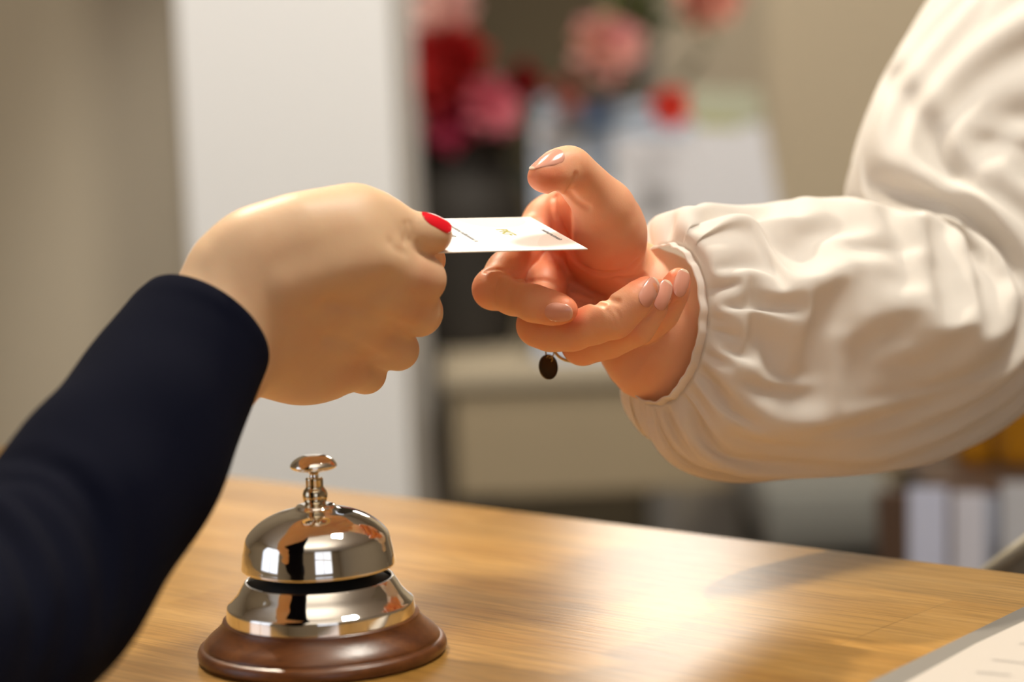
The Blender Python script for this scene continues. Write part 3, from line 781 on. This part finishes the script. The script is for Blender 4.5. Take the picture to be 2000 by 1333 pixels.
# blouse sleeve
ST = [(1296, 634, 40, 33, 22.5), (1300, 628, 44, 43, 32), (1362, 655, 62, 56, 47), (1440, 668, 74, 57, 50), (1560, 660, 95, 60, 52), (1700, 655, 118, 58, 50), (1840, 640, 145, 54, 50),
      (1930, 560, 165, 54, 50), (1915, 425, 185, 70, 50), (1945, 262, 205, 63, 50), (2030, 110, 225, 60, 52), (2160, -60, 245, 58, 56), (2330, -260, 260, 60, 58)]
NRM = {0: (.68, -.08, -.73), 1: (.70, -.08, -.70), 2: (.76, -.06, -.62)}
T0 = loft(ST, 84, 92, NRM)
nu = T0.shape[0]; u = np.linspace(0, 1, nu)
pin = np.where(u < 0.010, 1.0, 0.0); pin[-2:] = 1
sv = 1.10 + 0.5 * np.exp(-(u / 0.07) ** 2); su = np.full(nu, 1.05)
th = 2 * PI * np.arange(92) / 92; U, TH = np.meshgrid(u, th, indexing='ij')
cen = T0.mean(1, keepdims=True); nrm = T0 - cen; nrm /= np.linalg.norm(nrm, axis=2, keepdims=True)
ridge = lambda x: 1 - 2 * np.abs(np.sin(x)) ** 0.8
fold = 4.0 * ridge(4.5 * TH + 5 * U + 0.9 * np.sin(2 * TH)) * np.exp(-((U - 0.12) / 0.07) ** 2) + 6.5 * ridge(2.5 * TH - 7 * U + 1.3) * np.exp(-((U - 0.29) / 0.13) ** 2)
fold += 5.0 * ridge(2.0 * TH + 9 * U) * np.exp(-((U - 0.58) / 0.10) ** 2) + 4.0 * ridge(2.0 * TH - 8 * U) * np.exp(-((U - 0.80) / 0.12) ** 2)
T0 = T0 + nrm * (fold * np.clip(U / 0.04, 0, 1))[..., None]
X = settle(T0, su, sv, pin, steps=90, seed=4, pull=0.035, grav=(0, -0.10, 0), bend=0.16)
# the long fold running down the upper sleeve to the elbow, and two shorter ones beside it
nx_ = X - X.mean(1, keepdims=True)
def press(pts, dep, wid):
    Z = -X[..., 2]; Q = np.stack([X[..., 0] / Z * FPX + 1000, -X[..., 1] / Z * FPX + 666.5], -1); best = np.full(Z.shape, 1e9); side = np.zeros(Z.shape)
    for a, b in zip(pts[:-1], pts[1:]):
        a, b = np.array(a, float), np.array(b, float); t = np.clip(((Q - a) @ (b - a)) / ((b - a) @ (b - a)), 0, 1); v = Q - a - t[..., None] * (b - a)
        dd = np.linalg.norm(v, axis=-1); m = dd < best; best = np.where(m, dd, best); side = np.where(m, np.sign(v[..., 0] * (b - a)[1] - v[..., 1] * (b - a)[0]), side)
    f = np.exp(-(best / wid) ** 2) * (nx_[..., 2] > 0)
    X[..., 2] -= dep * f; X[..., 2] += 0.5 * dep * np.exp(-((best - 1.8 * wid) / wid) ** 2) * (side > 0) * (nx_[..., 2] > 0)
press([(1738, 150), (1800, 235), (1880, 390), (1962, 545)], 6, 24)
press([(2000, 230), (1930, 280), (1890, 330)], 3, 22)
press([(1850, 455), (1885, 500), (1890, 580)], 4, 22)
me = grid_mesh('blouse_sleeve', X)
sl = link('blouse_sleeve', me, BLOUSE, receiver)
sd_ = sl.modifiers.new('s', 'SUBSURF'); sd_.levels = sd_.render_levels = 2
so = sl.modifiers.new('t', 'SOLIDIFY'); so.thickness = 0.0006; so.offset = -1
# elastic cuff band
G0 = loft([(1284, 632, 35, 32.3, 21.9), (1291, 633, 38, 32.9, 22.3), (1298, 634, 41, 33.2, 22.6)], 9, 220, {0: (.68, -.08, -.73), 1: (.68, -.08, -.73), 2: (.68, -.08, -.73)})
for i in range(9):
    for j in range(220):
        a = 2 * PI * j / 220; c = G0[i].mean(0); G0[i, j] += (G0[i, j] - c) * (0.007 * math.sin(a * 26 + 2 * math.sin(a * 3)) + 0.010 * math.sin(a * 15 + 1 + math.sin(a * 4)))
o = link('cuff', grid_mesh('cuff', G0), BLOUSE, receiver); so = o.modifiers.new('t', 'SOLIDIFY'); so.thickness = 0.0007; so.offset = -1
# jacket sleeve
SJ = [(400, 640, -67, 26.5, 21.5), (386, 658, -71, 27.8, 23), (322, 764, -92, 31.5, 27), (256, 884, -122, 34, 30), (160, 1020, -152, 35.5, 32), (44, 1165, -188, 36.5, 34), (-150, 1310, -255, 38, 36), (-500, 1400, -330, 42, 42), (-1100, 1400, -390, 48, 48)]
T1 = loft(SJ, 110, 90)
u1 = np.linspace(0, 1, 110); U1, H1 = np.meshgrid(u1, 2 * PI * np.arange(90) / 90, indexing='ij')
n1 = T1 - T1.mean(1, keepdims=True); n1 /= np.linalg.norm(n1, axis=2, keepdims=True)
T1 = T1 + n1 * ((0.9 * np.sin(H1 * 2 + U1 * 38) + 0.8 * np.sin(H1 * 3 - U1 * 30 + 1)) * np.clip((U1 - 0.06) * 6, 0, 1))[..., None]
nu1 = 110; u1 = np.linspace(0, 1, nu1)
pin1 = np.where(u1 < 0.02, 1.0, 0.0); pin1[-2:] = 1
X1 = settle(T1, np.full(nu1, 1.05), 1.0 + 0.035 * np.clip(u1 * 3, 0, 1), pin1, steps=60, seed=2, pull=0.05, bend=0.35)
sj = link('jacket_sleeve', grid_mesh('jacket_sleeve', X1), NAVY, giver)
m_ = sj.modifiers.new('s', 'SUBSURF'); m_.levels = m_.render_levels = 1
m_ = sj.modifiers.new('t', 'SOLIDIFY'); m_.thickness = 0.0016; m_.offset = -1

# ------------------------------------------------------------------ papers on the counter
GREYB = simple('grey_card', (0.20, 0.185, 0.165), 0.6); SHEET = simple('printed_sheet', (0.50, 0.455, 0.41), 0.6)
def counter_poly(name, pts, z0, z1, mat, parent):
    W = [on_z(px, py, COUNTER_Z + z1) for px, py in pts]
    V = [Vector((w.x, w.y, COUNTER_Z + z0)) for w in W] + [Vector((w.x, w.y, COUNTER_Z + z1)) for w in W]; n = len(W)
    F = [tuple(range(n)), tuple(range(n, 2 * n))] + [(i, (i + 1) % n, n + (i + 1) % n, n + i) for i in range(n)]
    me = mesh_np(name, V, F); bm = bmesh.new(); bm.from_mesh(me); bmesh.ops.recalc_face_normals(bm, faces=bm.faces); bm.to_mesh(me); bm.free()
    return link(name, me, mat, parent, smooth=False)
pad = thing('desk_mat', 'grey edged printed sheet lying on the counter at the right', 'mat', on_z(1900, 1300, COUNTER_Z))
counter_poly('grey_border', [(1692, 1336), (2010, 1181), (2330, 1200), (2120, 1460)], 0.0002, 0.0016, GREYB, pad)
counter_poly('white_sheet', [(1765, 1336), (1905, 1258), (2030, 1200), (2300, 1235), (2110, 1440)], 0.0017, 0.0021, SHEET, pad)
def counter_text(txt, size, p, q, parent):
    a = on_z(*p, COUNTER_Z + 0.0023); b = on_z(*q, COUNTER_Z + 0.0023); x = (b - a).normalized(); y = Vector((-x.y, x.x, 0))
    cu = bpy.data.curves.new('t', 'FONT'); cu.body = txt; cu.size = size
    ob = bpy.data.objects.new('tmp', cu); COL.objects.link(ob); dg = bpy.context.evaluated_depsgraph_get()
    me = bpy.data.meshes.new_from_object(ob.evaluated_get(dg)); bpy.data.objects.remove(ob)
    for v in me.vertices: v.co = a + x * v.co.x + y * v.co.y
    return link('printed_text', me, INKL, parent, smooth=False)
counter_text('nuinun', 0.0045, (1905, 1315), (1985, 1322), pad)
counter_text('nuiminun', 0.0035, (1936, 1290), (1990, 1296), pad)
counter_text('nuimu', 0.0045, (1990, 1259), (2060, 1262), pad)

# ------------------------------------------------------------------ behind the counter
rnd = random.Random(7)
STONE = simple('limed_oak', (0.30, 0.235, 0.145), 0.7, var=0.15, vscale=3); STONET = simple('pale_stone', (0.36, 0.30, 0.21), 0.6, var=0.1, vscale=6)
DKP = simple('dark_plinth', (0.05, 0.045, 0.04), 0.8)
SBZ = 0.79
sx0, sx1 = -0.085, 0.56
side = thing('console_table', 'beige console table carrying the flowers behind the counter', 'table', ((sx0 + sx1) / 2, 3.02, 0))
box('table_top', ((sx0 + sx1) / 2, 3.01, SBZ - 0.01), (sx1 - sx0, 0.50, 0.02), STONET, side, 0.004)
for k in (0, 1):
    w = (sx1 - sx0 - 0.03) / 2; box('drawer', (sx0 + 0.015 + w * (k + 0.5), 2.78, SBZ - 0.085), (w - 0.002, 0.02, 0.125), STONE, side, 0.002)
box('apron', ((sx0 + sx1) / 2, 3.02, SBZ - 0.085), (sx1 - sx0 - 0.03, 0.45, 0.125), STONE, side)
for x in (sx0 + 0.04, sx1 - 0.04):
    for y in (2.81, 3.22): box('leg', (x, y, (SBZ - 0.148) / 2), (0.045, 0.045, SBZ - 0.148), DKP, side)
box('lower_shelf', ((sx0 + sx1) / 2, 3.02, 0.25), (sx1 - sx0 - 0.04, 0.42, 0.02), DKP, side)
# vase and flowers
def petal_mesh(bm, c, R, axis, tilt, r, wdt, cup):
    """one cupped petal leaving the bloom centre"""
    nu_, nv_ = 7, 6; g = []
    for i in range(nu_):
        s_ = i / (nu_ - 1); row = []
        for j in range(nv_):
            q = j / (nv_ - 1) * 2 - 1
            wid = wdt * math.sin(PI * (0.12 + 0.80 * s_)) ** 0.7
            x = math.cos(tilt) * r * s_ - math.sin(tilt) * cup * r * s_ * s_ * -0.4
            z = math.sin(tilt) * r * s_ + cup * r * (s_ ** 2) * 0.5 + 0.12 * r * q * q
            p = Vector((x - 0.18 * r * q * q, q * wid, z)); p = Matrix.Rotation(axis, 3, 'Z') @ p
            row.append(bm.verts.new(c + R @ p))
        g.append(row)
    for i in range(nu_ - 1):
        for j in range(nv_ - 1): bm.faces.new((g[i][j], g[i + 1][j], g[i + 1][j + 1], g[i][j + 1]))
def petal_mat(name, c1, c2):
    m, nt, b = mat_new(name); N, L = nt.nodes, nt.links
    tc = N.new('ShaderNodeTexCoord'); n = N.new('ShaderNodeTexNoise'); n.inputs['Scale'].default_value = 22; L.new(tc.outputs['Object'], n.inputs['Vector'])
    mx = N.new('ShaderNodeMixRGB'); mx.inputs[1].default_value = (*c1, 1); mx.inputs[2].default_value = (*c2, 1); 
    r = N.new('ShaderNodeMapRange'); r.inputs['From Min'].default_value = 0.4; r.inputs['From Max'].default_value = 0.6; L.new(n.outputs['Fac'], r.inputs['Value'])
    L.new(r.outputs[0], mx.inputs[0]); L.new(mx.outputs[0], b.inputs['Base Color']); b.inputs['Roughness'].default_value = 0.6
    t = N.new('ShaderNodeBsdfTranslucent'); L.new(mx.outputs[0], t.inputs['Color']); ms = N.new('ShaderNodeMixShader'); ms.inputs[0].default_value = 0.3
    L.new(b.outputs[0], ms.inputs[1]); L.new(t.outputs[0], ms.inputs[2]); L.new(ms.outputs[0], N['Material Output'].inputs['Surface'])
    return m
STEM = simple('stem_green', (0.04, 0.06, 0.02), 0.6); LEAF = simple('leaf_green', (0.07, 0.09, 0.015), 0.55, var=0.2, vscale=20)
VASEG = simple('dark_vase', (0.018, 0.014, 0.010), 0.7)
vbase = Vector((on_y(905, 400, 3.02).x, 3.02, SBZ))
vase = thing('vase', 'tall dark vase holding the flowers on the sideboard', 'vase', vbase)
lathe('vase_body', smooth_prof([(0, 0), (0.055, 0), (0.055, 0), (0.062, 0.02), (0.075, 0.10), (0.078, 0.17), (0.062, 0.225), (0.056, 0.24), (0.066, 0.262), (0.062, 0.262), (0.052, 0.24), (0.05, 0.1), (0, 0.02)], 6), VASEG, vase, vbase, 48)
def flower(name, label, cat_, px, py, y, diam, c1, c2, facing, leaves=True, dense=3):
    c = on_y(px, py, y); root = thing(name, label, cat_, c, 'flowers in the dark vase')
    R = Vector(facing).normalized().to_track_quat('Z', 'Y').to_matrix(); bm = bmesh.new(); r = diam / 2
    for ring_ in range(dense + 2):
        n_ = 5 + ring_ ; tilt = math.radians(78 - 68 * ring_ / (dense + 1)); rr = r * (0.55 + 0.50 * ring_ / (dense + 1))
        for k in range(n_):
            petal_mesh(bm, c - R @ Vector((0, 0, r * 0.25)), R, 2 * PI * k / n_ + ring_ * 0.7 + rnd.uniform(-.15, .15), tilt + rnd.uniform(-.12, .12), rr * rnd.uniform(.9, 1.08), rr * 0.46, 0.75)
    o = bm_obj('petals', bm, petal_mat('petal', c1, c2), root, True)
    bm = bmesh.new()
    top = c - R @ Vector((0, 0, r * 0.25)); neck = vbase + Vector((rnd.uniform(-.02, .02), rnd.uniform(-.02, .02), 0.25)); foot = vbase + Vector((rnd.uniform(-.02, .02), rnd.uniform(-.02, .02), 0.06))
    mid = (top + neck) / 2 + Vector((0, 0, -0.02)) + (R @ Vector((0, 0, -1))) * 0.02
    pts = [foot, neck] + [neck.lerp(mid, t).lerp(mid.lerp(top, t), t) for t in (0.25, 0.5, 0.75, 1.0)]
    tube_path(bm, pts, 0.003, 6); bm_obj('stem', bm, STEM, root, True)
    if leaves:
        for k in range(3):
            bm = bmesh.new(); p = neck.lerp(top, 0.45 + 0.18 * k); q = Euler((rnd.uniform(-.6, .6), rnd.uniform(-.6, .6), rnd.uniform(0, 6.28))).to_matrix()
            petal_mesh(bm, p, q, 0, 0.5, 0.07, 0.016, 0.1); bm_obj('leaf', bm, LEAF, root, True)
    return root
FY = 3.0
flower('peony', 'pale pink peony at the top left beside the white pier', 'flower', 866, 30, FY, 0.085, (0.90, 0.66, 0.60), (0.80, 0.50, 0.48), (-0.1, -1, 0.5), leaves=False)
flower('peony', 'large crimson peony under the pale pink one', 'flower', 872, 150, FY - 0.03, 0.115, (0.50, 0.020, 0.02), (0.60, 0.05, 0.05), (-0.2, -1, 0.4), leaves=False, dense=4)
flower('peony', 'magenta peony hanging lowest beside the white pier', 'flower', 878, 240, FY - 0.05, 0.068, (0.55, 0.04, 0.12), (0.62, 0.10, 0.18), (0.0, -1, -0.2), leaves=False)
flower('peony', 'mid pink peony at the right edge of the crimson one', 'flower', 958, 212, FY - 0.06, 0.070, (0.88, 0.34, 0.42), (0.80, 0.24, 0.34), (0.3, -1, 0.2), leaves=False)
flower('carnation', 'small dark red carnation right of the mid pink peony', 'flower', 1022, 160, FY - 0.05, 0.045, (0.26, 0.003, 0.006), (0.34, 0.005, 0.01), (0.3, -1, 0.3), leaves=False)
flower('rose', 'big pink rose leaning out over the leaflets', 'flower', 1178, 100, FY - 0.08, 0.088, (0.88, 0.46, 0.48), (0.86, 0.58, 0.48), (0.3, -1, 0.4), leaves=False, dense=4)
flower('rose', 'small dusty pink rose above the blue leaflet', 'flower', 1104, 185, FY - 0.09, 0.045, (0.62, 0.24, 0.20), (0.62, 0.30, 0.24), (0.4, -1, 0.1), leaves=False)
flower('gerbera', 'round red orange flower in front of the leaflets', 'flower', 1305, 210, FY - 0.16, 0.050, (0.95, 0.17, 0.10), (0.92, 0.12, 0.10), (0.2, -1, 0.1), leaves=False)
flower('rose', 'salmon rose at the top edge of the picture', 'flower', 1375, -8, FY - 0.05, 0.085, (0.88, 0.52, 0.40), (0.80, 0.42, 0.34), (0.3, -1, 0.2), leaves=False)
# leafy sprays
for (px, py, lab) in ((820, 20, 'dark green leafy spray at the left of the flowers'), (1265, 45, 'olive green leafy spray between the pink and salmon roses'), (840, 270, 'dark leafy spray drooping under the magenta peony'), (975, 300, 'dark leafy spray drooping under the mid pink peony')):
    c = on_y(px, py, FY + 0.02); root = thing('leafy_spray', lab, 'foliage', c, 'flowers in the dark vase')
    bm = bmesh.new(); neck = vbase + Vector((0, 0, 0.25)); pts = [neck, neck.lerp(c, 0.5) + Vector((0, 0, 0.02)), c]; tube_path(bm, pts, 0.002, 5); bm_obj('stem', bm, STEM, root, True)
    bm = bmesh.new()
    for k in range(18):
        p = c + Vector((rnd.gauss(0, .022), rnd.gauss(0, .02), rnd.gauss(0, .03))); q = Euler((rnd.uniform(-1, 1), rnd.uniform(-1, 1), rnd.uniform(0, 6.28))).to_matrix()
        petal_mesh(bm, p, q, 0, 0.3, 0.045, 0.013, 0.1)
    bm_obj('leaves', bm, LEAF if px > 1000 else simple('dark_leaf', (0.02, 0.035, 0.015), 0.6), root, True)

# leaflets standing on the sideboard
def leaflet(label, pts, y0, lean, mat, extra=None, name='leaflet', group='leaflets standing behind the hand'):
    """pts: pixel corners (tl, tr, br, bl) on an upright leaning sheet"""
    W = []
    for k, (px, py) in enumerate(pts): W.append(on_y(px, py, y0 + (lean if k < 2 else 0)))
    root = thing(name, label, 'leaflet', (W[2] + W[3]) / 2, group)
    off = Vector((0, 0.006, 0)); V = W + [w + off for w in W]
    me = mesh_np('cover', V, [(0, 1, 2, 3), (7, 6, 5, 4), (0, 4, 5, 1), (1, 5, 6, 2), (2, 6, 7, 3), (3, 7, 4, 0)]); link('cover', me, mat, root, smooth=False)
    for (nm, u0, u1, v0, v1, m) in (extra or []):
        P = lambda u_, v_: (W[0].lerp(W[1], u_)).lerp(W[3].lerp(W[2], u_), v_) - Vector((0, 0.0015, 0))
        me = mesh_np(nm, [P(u0, v0), P(u1, v0), P(u1, v1), P(u0, v1)], [(0, 1, 2, 3)]); link(nm, me, m, root, smooth=False)
    return root
PB = simple('print_bluegrey', (0.24, 0.29, 0.38), 0.5, var=0.2, vscale=25); PW = simple('print_white', (0.46, 0.46, 0.49), 0.5)
PBL = simple('print_blue', (0.13, 0.25, 0.52), 0.5); PGN = simple('print_palegreen', (0.25, 0.26, 0.17), 0.5); PY = simple('print_olive', (0.26, 0.26, 0.06), 0.5); PDK = simple('print_slate', (0.16, 0.19, 0.24), 0.5)
yb = 2.84
leaflet('blue and pale grey leaflet left of the white one behind the thumb', [(1040, 190), (1225, 190), (1235, 735), (1050, 735)], yb, 0.12, PB, [('printed_photo', .55, 1, .03, .12, PBL), ('printed_photo', .35, .9, .22, .40, PDK), ('printed_panel', 0.05, .5, .08, .2, PW)])
leaflet('pale leaflet with a blue grey band, middle of the three', [(1195, 200), (1345, 200), (1370, 738), (1215, 738)], yb - 0.02, 0.12, PW, [('printed_photo', 0, 1, 0, .13, PB)])
leaflet('white leaflet with a pale green top, rightmost of the three', [(1345, 172), (1480, 176), (1580, 740), (1370, 740)], yb - 0.015, 0.12, PW, [('printed_photo', 0, 1, 0, .12, PGN), ('printed_photo', .1, .7, .10, .14, PY)])

# low bench and the leaflet rack at the right
BENCH = simple('grey_fabric', (0.30, 0.30, 0.275), 0.9, bump=0.3, bscale=300)
bench = thing('bench', 'low pale grey padded bench behind the counter under the blouse sleeve', 'bench', (0.32, 2.2, 0))
bx0, bx1 = on_y(1480, 950, 2.15).x, on_y(1745, 950, 2.15).x
zt = on_y(1600, 900, 2.25).z
box('cushion', ((bx0 + bx1) / 2, 2.28, zt - 0.03), (bx1 - bx0, 0.36, 0.06), BENCH, bench, 0.02)
box('bench_base', ((bx0 + bx1) / 2, 2.28, zt - 0.12), (bx1 - bx0 - 0.02, 0.33, 0.12), DKP, bench, 0.004)
for sx in (bx0 + .03, bx1 - .03):
    for sy in (2.13, 2.43): box('leg', (sx, sy, (zt - 0.18) / 2), (0.03, 0.03, zt - 0.18), simple('dark_leg', (0.05, 0.045, 0.05), 0.6), bench)
RY = 1.75
RACK = simple('rack_brown', (0.12, 0.07, 0.045), 0.5)
r0, r1 = on_y(1750, 900, RY).x, on_y(2180, 900, RY).x
zb = on_y(1850, 1110, RY).z - 0.06
rack = thing('leaflet_rack', 'brown rack of pale leaflets at the right behind the counter', 'rack', ((r0 + r1) / 2, RY, 0))
box('shelf', ((r0 + r1) / 2, RY + 0.03, zb - 0.01), (r1 - r0, 0.14, 0.02), RACK, rack, 0.002)
box('back_panel', ((r0 + r1) / 2, RY + 0.10, (zb + .10) / 2), (r1 - r0, 0.012, zb + .10), RACK, rack, 0.002)
for x in (r0 + 0.01, r1 - 0.01): box('leg', (x, RY - 0.02, (zb - .02) / 2), (0.02, 0.02, zb - 0.02), RACK, rack)
PL = simple('print_lilac', (0.50, 0.52, 0.66), 0.5); PL2 = simple('print_pale_lilac', (0.56, 0.55, 0.62), 0.5); PGY = simple('print_greyblue', (0.30, 0.33, 0.42), 0.5)
for lab, x0, x1, yt, dy, m in (('lilac leaflet at the left end of the brown rack', 1776, 1850, 955, 0.0, PL), ('pale lilac leaflet second in the brown rack', 1862, 1925, 965, 0.02, PL2), ('grey blue leaflet half hidden in the brown rack', 1900, 1950, 970, 0.05, PGY), ('white leaflet at the right end of the brown rack', 1958, 2060, 945, 0.01, PW)):
    leaflet(lab, [(x0, yt), (x1, yt), (x1, 1150), (x0, 1150)], RY + dy, 0.02, m, group='leaflets in the brown rack')
AMB = simple('amber_glass', (0.55, 0.24, 0.015), 0.15, trans=0.3)
for lab, px, w, y in (('amber glass bottle behind the leaflet rack, left one', 1905, 0.017, 2.0), ('amber glass bottle behind the leaflet rack, at the picture edge', 1992, 0.02, 1.97)):
    p = on_y(px, 905, y); r_ = thing('bottle', lab, 'bottle', p)
    lathe('bottle_body', smooth_prof([(0, 0), (w, 0), (w, 0), (w, 0.07), (w * .9, .085), (w * .35, .10), (w * .35, .125), (0, .125)], 5), AMB, r_, p, 32)
    lathe('cap', [(w * .42, .115), (w * .42, .135), (0, .135)], RACK, r_, p, 24)
sh = on_y(1950, 905, 2.0)
shelf = thing('wooden_shelf', 'narrow brown shelf carrying the amber bottles', 'shelf', (sh.x, 2.0, 0))
box('board', (sh.x + 0.08, 2.0, sh.z - 0.011), (0.30, 0.14, 0.02), RACK, shelf, 0.002)
for x in (sh.x - 0.05, sh.x + 0.21): box('leg', (x, 2.0, (sh.z - .021) / 2), (0.02, 0.12, sh.z - 0.021), RACK, shelf)
# folder leaning behind the counter's far edge at the right
EDGE = simple('cream_edge', (0.62, 0.56, 0.42), 0.5); FOLD = simple('beige_board', (0.42, 0.38, 0.30), 0.6)
fld = thing('folder', 'beige folder with a cream edge standing behind the counter at the right', 'folder', on_y(1990, 1120, 1.12))
P4 = [on_y(x, y, 1.14) for x, y in ((1916, 1130), (2060, 1020), (2200, 1035), (2100, 1260), (1960, 1260))]
Vv = P4 + [p + Vector((0, 0.006, 0)) for p in P4]; nn_ = 5
me = mesh_np('board', Vv, [tuple(range(5)), tuple(range(9, 4, -1))] + [(i, (i + 1) % 5, 5 + (i + 1) % 5, 5 + i) for i in range(5)]); link('board', me, FOLD, fld, smooth=False)
bm = bmesh.new(); tube_path(bm, [P4[0], P4[1]], 0.004, 8); bm_obj('edging', bm, EDGE, fld, True)
